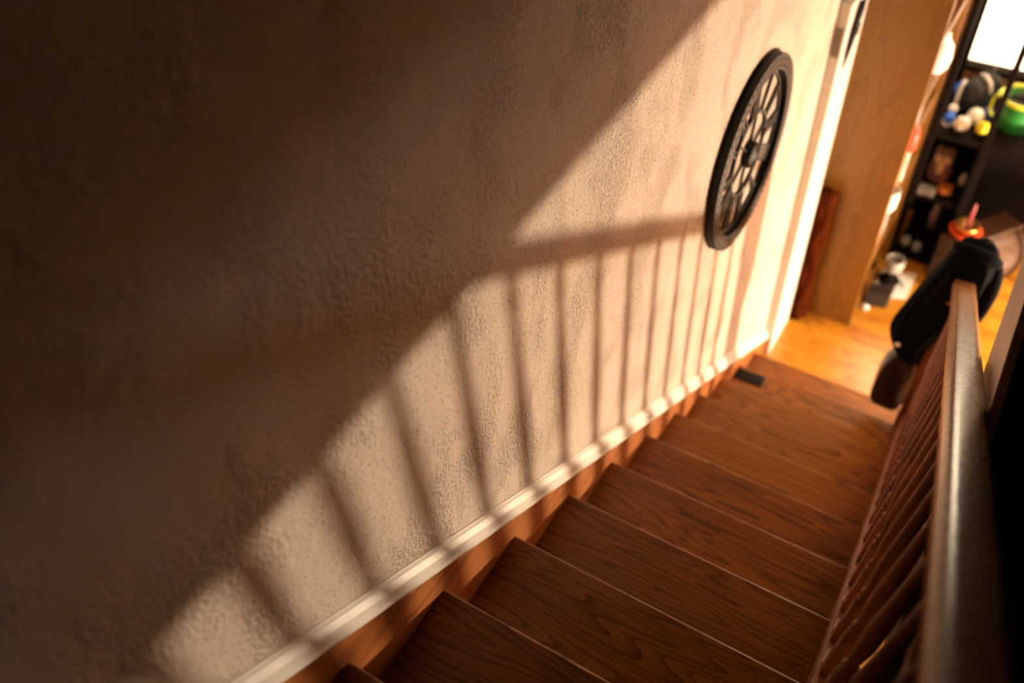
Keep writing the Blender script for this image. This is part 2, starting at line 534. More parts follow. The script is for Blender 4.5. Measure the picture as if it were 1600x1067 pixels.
for y in BY:
    o = obj('baluster', baluster_bm(y), 'baluster', rail)
    for p in o.data.polygons:
        p.use_smooth = p.area < 0.0012 and len(p.vertices) == 4
NX, NY = 0.783, 2.583
post = obj('newel_post', boxes((NX - 0.038, NX + 0.038, NY - 0.038, NY + 0.038, -10 * RISE, -0.775)), 'baluster', rail, 0.004)
bm = bmesh.new()
bm_box(bm, NX - 0.048, NX + 0.048, NY - 0.037, NY + 0.048, -0.776, -0.758)
bm_lathe(bm, [(0.02, -0.758), (0.022, -0.745), (0.036, -0.72), (0.040, -0.69), (0.034, -0.665), (0.018, -0.648), (0.004, -0.645)], (NX, NY, 0), 18)
cap = obj('newel_cap', bm, 'baluster', rail, 0.003)
cap.parent = post
cap.matrix_parent_inverse = Matrix.Identity(4)
cap.matrix_parent_inverse = Matrix.Identity(4)
bpy.context.view_layer.update()
cap.matrix_parent_inverse = post.matrix_world.inverted()

# ------------------------------------------------------------------ wall clock
CY, CZ, CR = 2.068, -0.148, 0.332
clock = thing('wall_clock', 'round black iron skeleton wall clock with Roman numerals on the plaster wall', 'clock', (0.0, CY, CZ))
def ring_bm(r0, r1, x0, x1, seg=64, bump=0):
    bm = bmesh.new()
    rings = []
    for i in range(seg):
        a = 2 * math.pi * i / seg
        c, s = math.cos(a), math.sin(a)
        rings.append([(x, CY + r * c, CZ + r * s) for r, x in ((r0, x0), (r1, x0), (r1, x1), ((r0 + r1) / 2, x1 + bump), (r0, x1))])
    rings.append(rings[0])
    bm_loft(bm, rings, cap=False)
    bmesh.ops.remove_doubles(bm, verts=bm.verts[:], dist=1e-6)
    return bm
def radial_bar(bm, ang, r0, r1, w0, w1, x0, x1, off=0.0, twist=0.0):
    """a flat bar from radius r0 to r1 about the clock's centre; off shifts it sideways"""
    pts = []
    for r, w, o in ((r0, w0, off), (r1, w1, off + twist)):
        for x, sgn in ((x0, -1), (x1, -1), (x1, 1), (x0, 1)):
            t = o + sgn * w / 2
            y = CY + r * math.sin(ang) + t * math.cos(ang)
            z = CZ + r * math.cos(ang) - t * math.sin(ang)
            pts.append((x, y, z))
    bm_hexa(bm, pts)
obj('outer_rim', ring_bm(CR - 0.052, CR, 0.002, 0.030, bump=0.003), 'iron', clock, 0.002)
# braided band on the front of the rim
bm = bmesh.new()
for i in range(72):
    a = 2 * math.pi * i / 72
    radial_bar(bm, a, CR - 0.044, CR - 0.012, 0.007, 0.007, 0.0305, 0.034, -0.006, 0.012)
obj('braided_band', bm, 'rust', clock)
obj('inner_ring', ring_bm(0.138, 0.150, 0.002, 0.012), 'iron', clock, 0.002)
obj('numeral_ring', ring_bm(0.264, 0.272, 0.002, 0.010), 'iron', clock, 0.001)
NUM = ['XII', 'I', 'II', 'III', 'IIII', 'V', 'VI', 'VII', 'VIII', 'IX', 'X', 'XI']
for i, txt in enumerate(NUM):
    bm = bmesh.new()
    a = i * math.pi / 6
    wid = {'I': 0.016, 'V': 0.030, 'X': 0.030}
    tot = sum(wid[c] for c in txt)
    t = -tot / 2
    for c in txt:
        o = t + wid[c] / 2
        if c == 'I':
            radial_bar(bm, a, 0.148, 0.266, 0.008, 0.008, 0.002, 0.010, o)
        elif c == 'V':
            radial_bar(bm, a, 0.148, 0.266, 0.008, 0.009, 0.002, 0.010, o, -0.011)
            radial_bar(bm, a, 0.148, 0.266, 0.004, 0.004, 0.0025, 0.0095, o, 0.011)
        else:
            radial_bar(bm, a, 0.148, 0.266, 0.008, 0.008, 0.002, 0.010, o - 0.011, 0.022)
            radial_bar(bm, a, 0.148, 0.266, 0.004, 0.004, 0.0025, 0.0095, o + 0.011, -0.022)
        t += wid[c]
    obj('numeral', bm, 'iron', clock)
bm = bmesh.new()
for i in range(6):
    radial_bar(bm, i * math.pi / 3 + 0.2, 0.04, 0.140, 0.005, 0.005, 0.002, 0.010)
obj('spokes', bm, 'iron', clock)
bm = bmesh.new()
bm_lathe(bm, [(0.042, 0.002), (0.046, 0.006), (0.046, 0.022), (0.036, 0.030), (0.020, 0.033), (0.010, 0.037), (0.004, 0.038)], (0, CY, CZ), 28, 'x')
obj('hub', bm, 'iron', clock, smooth=True)
bm = bmesh.new()
radial_bar(bm, math.radians(40), -0.03, 0.12, 0.012, 0.005, 0.034, 0.036)
obj('hour_hand', bm, 'iron', clock)
bm = bmesh.new()
radial_bar(bm, math.radians(215), -0.04, 0.19, 0.010, 0.004, 0.0365, 0.038)
obj('minute_hand', bm, 'iron', clock)

# ------------------------------------------------------------------ ornament and thin taupe patch on the casing
orn = thing('iron_ornament', 'black wrought iron ornament hanging on the white casing near the ceiling', 'ornament', (0.046, 3.12, -0.1))
bm = bmesh.new()
bm_tube(bm, [(0.054, 3.05, -0.325), (0.056, 3.06, -0.27), (0.058, 3.075, -0.20), (0.058, 3.09, -0.12), (0.058, 3.10, -0.06)], [0.003, 0.008, 0.012, 0.012, 0.009], 8)
obj('pointed_rod', bm, 'iron', orn, smooth=True)
bm = bmesh.new()
bm_ball(bm, (0.062, 3.085, -0.175), 0.022, 16, 10, (0.6, 1, 1.2))
obj('boss', bm, 'iron', orn, smooth=True)
bm = bmesh.new()
pts = []
for i in range(22):
    a = i / 21 * 1.6 * math.pi
    r = 0.062 - 0.002 * i
    pts.append((0.054, 3.155 + r * math.sin(a) * 0.7 - 0.02, -0.115 + r * math.cos(a) * 1.1))
bm_tube(bm, pts, 0.007, 8)
bm_tube(bm, [(0.054, 3.085, -0.17), (0.054, 3.12, -0.22), (0.054, 3.16, -0.23), (0.054, 3.19, -0.19)], [0.007, 0.006, 0.005, 0.003], 8)
obj('scroll', bm, 'iron', orn, smooth=True)
M['taupe'] = plain('taupe_flat', (0.22, 0.18, 0.13), 0.5)
tag(obj('casing_patch', boxes((0.008, 0.040, 2.979, 2.985, -0.25, -0.13)), 'taupe', None, 0.003), 'small thin taupe patch on the near side of the white casing', 'plate')  # thin flat taupe block set on the casing's side face

# ------------------------------------------------------------------ curtain in the gap behind the casing
M['curtain'] = plain('maroon_cloth', (0.06, 0.011, 0.003), 1.0, spec=0.0, noise=0.5, nscale=60, bump=0.6)
bm = bmesh.new()
rings = []
for j in range(26):
    z = ZF + 0.004 + j / 25 * 0.85
    ring = []
    for i in range(24):
        a = 2 * math.pi * i / 24
        k = 1 + 0.18 * math.sin(5 * a + 2.3 * math.sin(j * 0.5)) + 0.08 * math.sin(3 * a + j * 0.8)
        ring.append((0.066 + 0.05 * k * math.cos(a), 3.343 + 0.042 * k * math.sin(a), z))
    rings.append(ring)
bm_loft(bm, rings)
tag(obj('curtain', bm, 'curtain', None, smooth=True), 'gathered dark maroon curtain between the white casing and the tall bookcase', 'curtain')

# ------------------------------------------------------------------ tall orange bookcase, its plain side towards the stairs
BX = 0.355
book = thing('bookcase', 'tall orange-brown wooden bookcase standing side-on beyond the stairs', 'bookcase', (0.18, 3.74, ZF))
obj('side_panel', boxes((0.03, BX, 3.40, 3.42, ZF, -0.06)), 'cabinet', book, 0.002)
obj('side_panel', boxes((0.03, BX, 4.035, 4.055, ZF, -0.06)), 'cabinet', book, 0.002)
obj('back_panel', boxes((0.022, 0.03, 3.40, 4.055, ZF, -0.06)), 'cabinet', book)
obj('top', boxes((0.03, BX + 0.008, 3.39, 4.065, -0.06, -0.035)), 'cabinet', book, 0.002)
SHELF_Z = [-1.93, -1.60, -1.24, -0.88, -0.66, -0.34]
for z in SHELF_Z:
    obj('shelf', boxes((0.03, BX - 0.004, 3.42, 4.035, z - 0.02, z)), 'cabinet', book, 0.002)
M['red'] = plain('red_plastic', (0.85, 0.06, 0.02), 0.5)
M['white'] = plain('white_plastic', (0.92, 0.88, 0.82), 0.5)
M['tan'] = plain('tan_card', (0.45, 0.26, 0.12), 0.7, noise=0.2)
M['grey'] = plain('grey_plastic', (0.28, 0.27, 0.26), 0.5, noise=0.2)
bm = bmesh.new()
bm_lathe(bm, [(0.03, -0.88), (0.036, -0.875), (0.038, -0.80), (0.034, -0.775), (0.02, -0.765), (0.018, -0.75), (0.004, -0.748)], (BX - 0.01, 3.475, 0), 20)
tag(obj('red_canister', bm, 'red', None, smooth=True), 'bright red canister at the edge of a bookcase shelf', 'canister')
bm = bmesh.new()
for dy, h in ((0, 0), (0.05, 0.02)):
    rr = []
    for j in range(9):
        z = -0.885 - 0.16 * j / 8
        rr.append([(BX + 0.004 + dx, 3.445 + dy + d2 + 0.01 * math.sin(j), z - h) for dx, d2 in ((-0.0, -0.013), (0.006, -0.013), (0.006, 0.013), (0.0, 0.013))])
    bm_loft(bm, rr)
tag(obj('ribbon', bm, 'white', None), 'pair of white ribbon ends hanging below the red canister', 'ribbon')
bm = bmesh.new()
bm_lathe(bm, [(0.035, -1.24), (0.045, -1.22), (0.048, -1.16), (0.046, -1.12), (0.043, -1.12), (0.043, -1.20), (0.004, -1.215)], (BX - 0.02, 3.48, 0), 20)
tag(obj('white_cup', bm, 'white', None, smooth=True), 'white cup at the edge of a lower bookcase shelf', 'cup')
bm = bmesh.new()
bm_lathe(bm, [(0.04, -0.66), (0.058, -0.63), (0.064, -0.58), (0.056, -0.53), (0.036, -0.50), (0.028, -0.485), (0.032, -0.475)], (BX - 0.040, 3.82, 0), 24)
tag(obj('white_vase', bm, 'white', None, smooth=True), 'rounded white vase bulging from an upper bookcase shelf', 'vase')
for i, (y, z, h, mt, lb) in enumerate([(3.58, -1.60, 0.24, 'tan', 'tan box file standing on the second shelf of the bookcase'), (3.72, -1.60, 0.22, 'grey', 'grey box on the second shelf of the bookcase beside the tan one'),
                                     (3.66, -1.24, 0.25, 'tan', 'tan box standing on the middle shelf of the bookcase'), (3.62, -0.88, 0.16, 'grey', 'grey box behind the red canister on the bookcase')]):
    tag(obj('storage_box', boxes((0.10, BX - 0.02, y, y + 0.10, z, z + h)), mt, None, 0.004), lb, 'box')

# ------------------------------------------------------------------ dark shelving in front of the window
SH = thing('dark_shelving', 'dark wood shelving unit with slim posts under the glowing window', 'shelf', (0.83, 4.35, ZF))
XP = [(0.366, 0.402), (0.632, 0.664), (1.262, 1.298)]
for i, (a, b) in enumerate(XP):
    obj('post', boxes((a, b, 4.085, 4.118, ZF, -0.16)), 'darkwood', SH, 0.003)
    obj('post', boxes((a, b, 4.575, 4.605, ZF, -1.10 if i else -0.16)), 'darkwood', SH, 0.003)
obj('shelf', boxes((0.366, 1.298, 4.09, 4.605, -1.165, -1.135)), 'darkwood', SH, 0.003)
obj('shelf', boxes((0.402, 0.632, 4.10, 4.605, -1.565, -1.54)), 'darkwood', SH, 0.003)
obj('shelf', boxes((0.402, 0.632, 4.10, 4.605, -1.975, -1.945)), 'darkwood', SH, 0.003)
obj('plinth', boxes((0.402, 0.632, 4.095, 4.115, ZF, -1.945)), 'darkwood', SH, 0.002)
obj('top', boxes((0.366, 1.298, 4.085, 4.605, -0.16, -0.13)), 'darkwood', SH, 0.003)
obj('back_panel', boxes((0.366, 1.298, 4.606, 4.618, ZF, -1.15)), 'darkwood', SH)
obj('side_panel', boxes((0.6645, 0.676, 4.12, 4.575, ZF, -1.165)), 'darkwood', SH)

ST = -1.135
M['blue'] = plain('blue_cloth', (0.02, 0.12, 0.62), 0.7, noise=0.2)
M['navy'] = plain('navy_cloth', (0.02, 0.035, 0.11), 0.8, noise=0.3, bump=0.4)
M['bag'] = plain('charcoal_nylon', (0.018, 0.017, 0.016), 0.85, spec=0.2, noise=0.5, nscale=50, bump=0.5)
M['strap'] = plain('grey_webbing', (0.42, 0.38, 0.34), 0.7)
M['cream'] = plain('cream_ball', (0.90, 0.80, 0.70), 0.6, noise=0.2, nscale=40)
M['yellow'] = plain('yellow_felt', (0.85, 0.72, 0.02), 0.6)
M['green'] = plain('green_plastic', (0.03, 0.26, 0.05), 0.4)
M['lime'] = plain('lime_plastic', (0.72, 0.78, 0.03), 0.4)
bm = bmesh.new()
bm_ball(bm, (0.418, 4.50, ST + 0.045), 0.030, sq=(1.1, 1, 1.5), lump=0.08)
tag(obj('blue_cloth_bundle', bm, 'blue', None, smooth=True), 'bright blue cloth bundle at the back left corner of the cluttered shelf', 'cloth')
bag = thing('backpack', 'charcoal backpack with a grey strap slumped on the cluttered shelf', 'backpack', (0.49, 4.42, ST))
bm = bmesh.new()
bm_ball(bm, (0.495, 4.40, ST + 0.082), 0.10, 24, 16, (0.85, 1.05, 0.82), lump=0.05)
obj('body', bm, 'bag', bag, smooth=True)
bm = bmesh.new()
bm_ball(bm, (0.535, 4.505, ST + 0.085), 0.075, 20, 12, (1.0, 0.7, 1.1), lump=0.07)
obj('top_flap', bm, 'bag', bag, smooth=True)
bm = bmesh.new()
bm_tube(bm, [(0.50, 4.47, ST + 0.165), (0.525, 4.44, ST + 0.172), (0.555, 4.40, ST + 0.16), (0.575, 4.36, ST + 0.13)], [0.011, 0.013, 0.013, 0.01], 8)
bm_tube(bm, [(0.435, 4.40, ST + 0.15), (0.428, 4.35, ST + 0.13), (0.43, 4.30, ST + 0.09), (0.44, 4.28, ST + 0.03)], 0.009, 8)
obj('strap', bm, 'strap', bag, smooth=True)
shoe = thing('small_sneaker', 'small blue and white sneaker at the left front of the cluttered shelf', 'shoe', (0.43, 4.22, ST))
def shoe_part(z0, z1, wid, mt, nm, L0=-0.06, L1=0.06):
    bm = bmesh.new()
    rings = []
    for j, (z, k) in enumerate(((z0, 1.0), ((z0 + z1) / 2, 1.03), (z1, 0.75))):
        ring = []
        for i in range(20):
            a = 2 * math.pi * i / 20
            ring.append((0.432 + wid * k * math.cos(a) * (1.15 if math.sin(a) < 0 else 0.9), 4.225 + (L1 - L0) / 2 * k * math.sin(a), z))
        rings.append(ring)
    bm_loft(bm, rings)
    obj(nm, bm, mt, shoe, smooth=True)
shoe_part(ST, ST + 0.016, 0.026, 'white', 'sole')
shoe_part(ST + 0.0165, ST + 0.055, 0.024, 'blue', 'upper')
bm = bmesh.new()
bm_ball(bm, (0.432, 4.262, ST + 0.058), 0.026, 16, 10, (0.9, 1.0, 0.8))
obj('white_tongue', bm, 'white', shoe, smooth=True)
def ball(name, c, r, mt, label, sq=(1, 1, 1)):
    bm = bmesh.new()
    bm_ball(bm, (c[0], c[1], ST + r * sq[2]), r, 24, 14, sq)
    tag(obj(name, bm, mt, None, smooth=True), label, 'ball', 'balls on the cluttered shelf')
ball('toy_ball', (0.503, 4.165), 0.040, 'cream', 'pale cream ball at the front edge of the cluttered shelf')
ball('toy_ball', (0.548, 4.265), 0.042, 'white', 'white ball just in front of the charcoal backpack')
ball('toy_ball', (0.603, 4.175), 0.034, 'yellow', 'bright yellow ball beside the dark shelf post', (1, 1, 1.1))
bm = bmesh.new()
bm_ball(bm, (0.596, 4.32, ST + 0.034), 0.05, 20, 12, (1.0, 1.0, 0.68), lump=0.06)
tag(obj('cloth_pouch', bm, 'navy', None, smooth=True), 'navy blue cloth pouch behind the yellow ball', 'pouch')
buck = thing('bucket', 'green plastic bucket with a lime rim, filled with dark things', 'bucket', (0.735, 4.33, ST))
bm = bmesh.new()
bc = (0.735, 4.33, 0)
bm_lathe(bm, [(0.085, ST), (0.090, ST + 0.004), (0.112, ST + 0.165), (0.108, ST + 0.165), (0.087, ST + 0.012), (0.004, ST + 0.010)], bc, 36)
obj('body', bm, 'green', buck, smooth=True)
bm = bmesh.new()
bm_lathe(bm, [(0.108, ST + 0.160), (0.118, ST + 0.160), (0.120, ST + 0.168), (0.118, ST + 0.178), (0.110, ST + 0.180), (0.106, ST + 0.174), (0.108, ST + 0.160)], bc, 36, cap=False)
obj('rim', bm, 'lime', buck, smooth=True)
bm = bmesh.new()
for i in range(7):
    a = i * 0.9
    bm_ball(bm, (0.735 + 0.05 * math.cos(a), 4.33 + 0.05 * math.sin(a), ST + 0.10 + 0.012 * (i % 3)), 0.045, 14, 8, (1, 0.8, 0.8), 0.1)
o = obj('dark_contents', bm, 'bag', buck, smooth=True)
bm = bmesh.new()
bm_tube(bm, [(0.735 - 0.117, 4.33 + 0.02, ST + 0.165), (0.735 - 0.135, 4.33 - 0.01, ST + 0.13), (0.735 - 0.137, 4.33 - 0.05, ST + 0.09), (0.735 - 0.115, 4.33 - 0.075, ST + 0.075)], 0.007, 8)
obj('handle', bm, 'lime', buck, smooth=True)
# pull cord with a bead hanging from the blind
cord = thing('blind_cord', 'thin blind cord ending in a pale bead below the window', 'cord', (0.545, 4.585, -0.9))
bm = bmesh.new()
bm_tube(bm, [(0.545, 4.59, -0.15), (0.545, 4.59, -0.9), (0.545, 4.59, -1.05)], 0.0025, 6)
obj('string', bm, 'strap', cord)
bm = bmesh.new()
bm_ball(bm, (0.545, 4.59, -1.062), 0.014, 14, 10)
obj('bead', bm, 'cream', cord, smooth=True)

# second shelf: figurine on an orange base, silver box, small white pot
Z2 = -1.54
fig = thing('owl_figurine', 'brown and tan owl figurine on the middle shelf under the backpack', 'figurine', (0.475, 4.25, Z2))
M['maroon'] = plain('maroon_felt', (0.15, 0.05, 0.045), 0.85, noise=0.4)
M['tanfur'] = plain('tan_fur', (0.42, 0.26, 0.13), 0.9, noise=0.4, nscale=90)
M['brownfur'] = plain('brown_fur', (0.16, 0.09, 0.05), 0.9, noise=0.4, nscale=90)
M['orange'] = plain('orange_wood', (0.55, 0.16, 0.03), 0.6)
bm = bmesh.new()
bm_ball(bm, (0.475, 4.25, Z2 + 0.085), 0.062, 20, 14, (1, 0.85, 1.4), 0.03)
obj('body', bm, 'maroon', fig, smooth=True)
bm = bmesh.new()
bm_ball(bm, (0.475, 4.245, Z2 + 0.185), 0.050, 20, 14, (1.05, 0.95, 0.95), 0.02)
bm_lathe(bm, [(0.02, Z2 + 0.215), (0.004, Z2 + 0.25)], (0.445, 4.245, 0), 10)
bm_lathe(bm, [(0.02, Z2 + 0.215), (0.004, Z2 + 0.25)], (0.505, 4.245, 0), 10)
obj('head', bm, 'brownfur', fig, smooth=True)
bm = bmesh.new()
for s in (-1, 1):
    bm_ball(bm, (0.475 + s * 0.021, 4.205, Z2 + 0.185), 0.024, 14, 10, (1, 0.5, 1.1))
bm_ball(bm, (0.475, 4.198, Z2 + 0.14), 0.028, 14, 10, (0.8, 0.4, 1.7))
obj('pale_face', bm, 'tanfur', fig, smooth=True)
tag(obj('wood_block', boxes((0.50, 0.575, 4.16, 4.235, Z2, Z2 + 0.035)), 'orange', None, 0.004), 'orange wooden block beside the owl figurine', 'block')
tag(obj('silver_box', boxes((0.408, 0.495, 4.105, 4.17, Z2, Z2 + 0.035)), 'grey', None, 0.005), 'silver-grey box lying at the front of the middle shelf', 'box')
bm = bmesh.new()
bm_lathe(bm, [(0.016, Z2), (0.021, Z2 + 0.03), (0.017, Z2 + 0.05), (0.012, Z2 + 0.06), (0.012, Z2 + 0.07), (0.004, Z2 + 0.072)], (0.605, 4.30, 0), 16)
tag(obj('small_bottle', bm, 'cream', None, smooth=True), 'small pale bottle at the right end of the middle shelf', 'bottle')
Z3 = -1.945
bm = bmesh.new()
bm_lathe(bm, [(0.022, Z3), (0.026, Z3 + 0.10), (0.02, Z3 + 0.15), (0.014, Z3 + 0.17), (0.018, Z3 + 0.19), (0.018, Z3 + 0.20)], (0.53, 4.40, 0), 16)
tag(obj('pink_bottle', bm, plain('pink_plastic', (0.55, 0.36, 0.34), 0.4), None, smooth=True), 'pale pink bottle standing on the bottom shelf', 'bottle')
for i, (x, y, lb) in enumerate([(0.437, 4.19, 'grey slipper on the bottom shelf, the one beside the bookcase'), (0.505, 4.17, 'grey slipper on the bottom shelf, the one nearer the middle post')]):
    sl = thing('slipper', lb, 'slipper', (x, y, Z3), 'grey slippers on the bottom shelf')
    for nm, z0, z1, L, off, mt in (('sole', Z3, Z3 + 0.014, 0.06, 0, 'bag'), ('upper', Z3 + 0.0145, Z3 + 0.048, 0.036, -0.02, 'grey')):
        bm = bmesh.new()
        rings = []
        for z, k in ((z0, 1), ((z0 + z1) / 2, 1.02), (z1, 0.8)):
            rings.append([(x + 0.027 * k * math.cos(2 * math.pi * q / 20), y + off + L * k * math.sin(2 * math.pi * q / 20), z) for q in range(20)])
        bm_loft(bm, rings)
        obj(nm, bm, mt, sl, smooth=True)

# ------------------------------------------------------------------ ribbed chest with bowl and candle
A0 = math.radians(55)
ax = Vector((math.cos(A0), math.sin(A0), 0))
nx = Vector((math.sin(A0), -math.cos(A0), 0))
CH = Vector((0.80, 4.17, ZF))
CL0, CL1 = -0.25, 0.19
chest = thing('barrel_chest', 'brown ribbed wooden chest with a bulging front, on the floor by the dark shelving', 'chest', CH)
M['rib'] = wood('ribbed_wood', (0.024, 0.009, 0.0035), (0.055, 0.021, 0.008), (0.075, 0.031, 0.013), rough=0.5, rings=5)
H = 0.285
def chest_prof(grow=0.0, ribs=True):
    pts = [(-0.045 - grow, 0.0), (-0.045 - grow, H + grow), (0.072, H + grow)]
    n = 36
    for i in range(1, n + 1):
        t = i / n
        r_ = grow + (0.004 if (ribs and i % 2) else 0)
        a = math.radians(80 - 125 * t)
        u = 0.060 + (0.105 + r_) * math.cos(a)
        v = 0.135 + (0.152 + r_) * math.sin(a) * (1.0 if a > 0 else 1.26)
        pts.append((u, max(v, 0.0)))
    return pts
def chest_loft(s0, s1, grow, ribs):
    bm = bmesh.new()
    pr = chest_prof(grow, ribs)
    bm_loft(bm, [[CH + ax * s + nx * u + Vector((0, 0, v + 0.001)) for u, v in pr] for s in (s0, s1)])
    return bm
obj('body', chest_loft(CL0 + 0.02, CL1 - 0.02, 0, True), 'rib', chest)
obj('end_band', chest_loft(CL0, CL0 + 0.022, 0.010, False), 'rib', chest, 0.003)
obj('end_band', chest_loft(CL1 - 0.022, CL1, 0.010, False), 'rib', chest, 0.003)
bm = bmesh.new()
pts = []
for s in (CL0 - 0.01, CL1 + 0.01):
    for u, v in ((-0.057, H + 0.012), (0.085, H + 0.012), (0.085, H + 0.034), (-0.057, H + 0.034)):
        pts.append(CH + ax * s + nx * u + Vector((0, 0, v)))
bm_hexa(bm, pts)
obj('lid', bm, 'rib', chest, 0.004)
TZ = ZF + H + 0.0345
pc = CH + ax * -0.165 + nx * 0.012
M['orangered'] = plain('orange_red_glaze', (0.75, 0.10, 0.02), 0.4)
M['gold'] = plain('brass', (0.75, 0.45, 0.14), 0.28, metal=0.9)
bm = bmesh.new()
bm_lathe(bm, [(0.040, TZ), (0.045, TZ + 0.004), (0.078, TZ + 0.042), (0.084, TZ + 0.055), (0.078, TZ + 0.055), (0.043, TZ + 0.012), (0.004, TZ + 0.010)], (pc.x, pc.y, 0), 28)
tag(obj('red_bowl', bm, 'orangered', None, smooth=True), 'orange-red bowl on the lid of the ribbed chest', 'bowl')
hold = thing('candle_holder', 'brass dish holding a thin maroon candle inside the orange-red bowl', 'candle', (pc.x, pc.y, TZ + 0.012))
bm = bmesh.new()
bm_lathe(bm, [(0.020, TZ + 0.0125), (0.030, TZ + 0.03), (0.058, TZ + 0.072), (0.064, TZ + 0.088), (0.058, TZ + 0.088), (0.024, TZ + 0.045), (0.004, TZ + 0.04)], (pc.x, pc.y, 0), 28)
obj('dish', bm, 'gold', hold, smooth=True)
bm = bmesh.new()
bm_lathe(bm, [(0.011, TZ + 0.041), (0.011, TZ + 0.17), (0.008, TZ + 0.22), (0.003, TZ + 0.226)], (pc.x, pc.y, 0), 14)
obj('candle_stick', bm, plain('maroon_wax', (0.28, 0.05, 0.055), 0.4), hold, smooth=True)

# ------------------------------------------------------------------ things on the floor by the bookcase
M['paper'] = plain('white_paper', (0.80, 0.76, 0.74), 0.7)
bm = bmesh.new()
bm_hexa(bm, [(0.372, 3.93, ZF), (0.375, 3.69, ZF), (0.375, 3.69, ZF + 0.006), (0.372, 3.93, ZF + 0.006), (0.565, 3.99, ZF), (0.565, 3.76, ZF), (0.565, 3.76, ZF + 0.006), (0.565, 3.99, ZF + 0.006)])
tag(obj('white_sheet', bm, 'paper', None), 'white sheet of card lying on the honey floor by the bookcase', 'sheet')
lan = thing('glass_lantern', 'small grey glass lantern with a dark foot standing on the white card', 'lantern', (0.44, 3.86, ZF + 0.006))
L0 = ZF + 0.0065
bm = bmesh.new()
bm_lathe(bm, [(0.055, L0), (0.060, L0 + 0.01), (0.045, L0 + 0.03), (0.030, L0 + 0.05), (0.034, L0 + 0.07), (0.03, L0 + 0.075)], (0.44, 3.86, 0), 24)
obj('foot', bm, 'darkwood', lan, smooth=True)
bm = bmesh.new()
bm_lathe(bm, [(0.032, L0 + 0.0755), (0.050, L0 + 0.10), (0.054, L0 + 0.14), (0.048, L0 + 0.165), (0.043, L0 + 0.165), (0.047, L0 + 0.14), (0.043, L0 + 0.105), (0.004, L0 + 0.09)], (0.44, 3.86, 0), 24)
obj('glass_bowl', bm, plain('smoky_glass', (0.36, 0.34, 0.30), 0.15), lan, smooth=True)
bm = bmesh.new()
bm_tube(bm, [(0.48, 3.84, L0 + 0.04), (0.515, 3.825, L0 + 0.035), (0.525, 3.82, L0 + 0.01)], 0.006, 8)
obj('handle', bm, 'darkwood', lan, smooth=True)
bb = thing('black_box', 'small black box on the floor in front of the white card', 'box', (0.42, 3.66, ZF))
bm = bmesh.new()
bm_hexa(bm, [(0.372, 3.60, ZF), (0.372, 3.69, ZF), (0.372, 3.69, ZF + 0.085), (0.372, 3.60, ZF + 0.085), (0.49, 3.63, ZF), (0.49, 3.72, ZF), (0.49, 3.72, ZF + 0.085), (0.49, 3.63, ZF + 0.085)])
obj('body', bm, plain('black_card', (0.02, 0.013, 0.011), 0.6), bb, 0.004)
bm = bmesh.new()
bm_hexa(bm, [(0.368, 3.596, ZF + 0.0855), (0.368, 3.694, ZF + 0.0855), (0.368, 3.694, ZF + 0.098), (0.368, 3.596, ZF + 0.098), (0.494, 3.626, ZF + 0.0855), (0.494, 3.724, ZF + 0.0855), (0.494, 3.724, ZF + 0.098), (0.494, 3.626, ZF + 0.098)])
obj('lid', bm, plain('black_lid', (0.022, 0.014, 0.012), 0.6), bb, 0.003)
bm = bmesh.new()
bm_ball(bm, (0.385, 3.575, ZF + 0.014), 0.018, 16, 10, (1.3, 1, 0.78), 0.08)
tag(obj('crumpled_tissue', bm, 'paper', None, smooth=True), 'tiny crumpled white tissue on the floor in front of the black box', 'tissue')

# dark grille plate at the wall end of the ninth tread
zv = -9 * RISE
gr = thing('vent_plate', 'small dark grey metal vent plate lying on a lower tread beside the skirt', 'vent', (0.085, 2.455, zv))
obj('plate', boxes((0.022, 0.155, 2.425, 2.493, zv + 0.0005, zv + 0.006)), plain('dark_metal', (0.012, 0.012, 0.014), 0.6, spec=0.2), gr, 0.001)
bm = bmesh.new()
for i in range(5):
    y = 2.434 + i * 0.0115
    bm_box(bm, 0.032, 0.145, y, y + 0.005, zv + 0.006, zv + 0.008)
obj('louvres', bm, plain('dark_metal_slat', (0.016, 0.016, 0.018), 0.6, spec=0.2), gr)

# ------------------------------------------------------------------ black jacket hung over the newel, leather bag below it
# outline traced in metres around the newel: for each height the left and right limits, the near and far limits
jk = thing('black_jacket', 'black jacket draped over the newel post at the foot of the handrail', 'jacket', (NX, NY, -0.65))
SECT = [  # z, x_left, x_right, y_near, y_far
    (-0.618, 0.765, 0.805, 2.565, 2.61),
    (-0.626, 0.735, 0.830, 2.545, 2.645),
    (-0.655, 0.705, 0.852, 2.522, 2.67),
    (-0.70, 0.690, 0.862, 2.512, 2.68),
    (-0.75, 0.680, 0.866, 2.515, 2.685),
    (-0.80, 0.668, 0.868, 2.53, 2.685),
    (-0.86, 0.652, 0.872, 2.545, 2.685),
    (-0.93, 0.632, 0.870, 2.54, 2.68),
    (-1.00, 0.610, 0.84, 2.53, 2.67),
    (-1.07, 0.592, 0.80, 2.52, 2.66),
    (-1.12, 0.585, 0.77, 2.51, 2.65),
    (-1.18, 0.600, 0.755, 2.515, 2.64),
    (-1.24, 0.640, 0.752, 2.525, 2.625),
    (-1.29, 0.668, 0.750, 2.53, 2.61),
    (-1.30, 0.690, 0.735, 2.545, 2.60),
]
bm = bmesh.new()
rings = []
n = 44
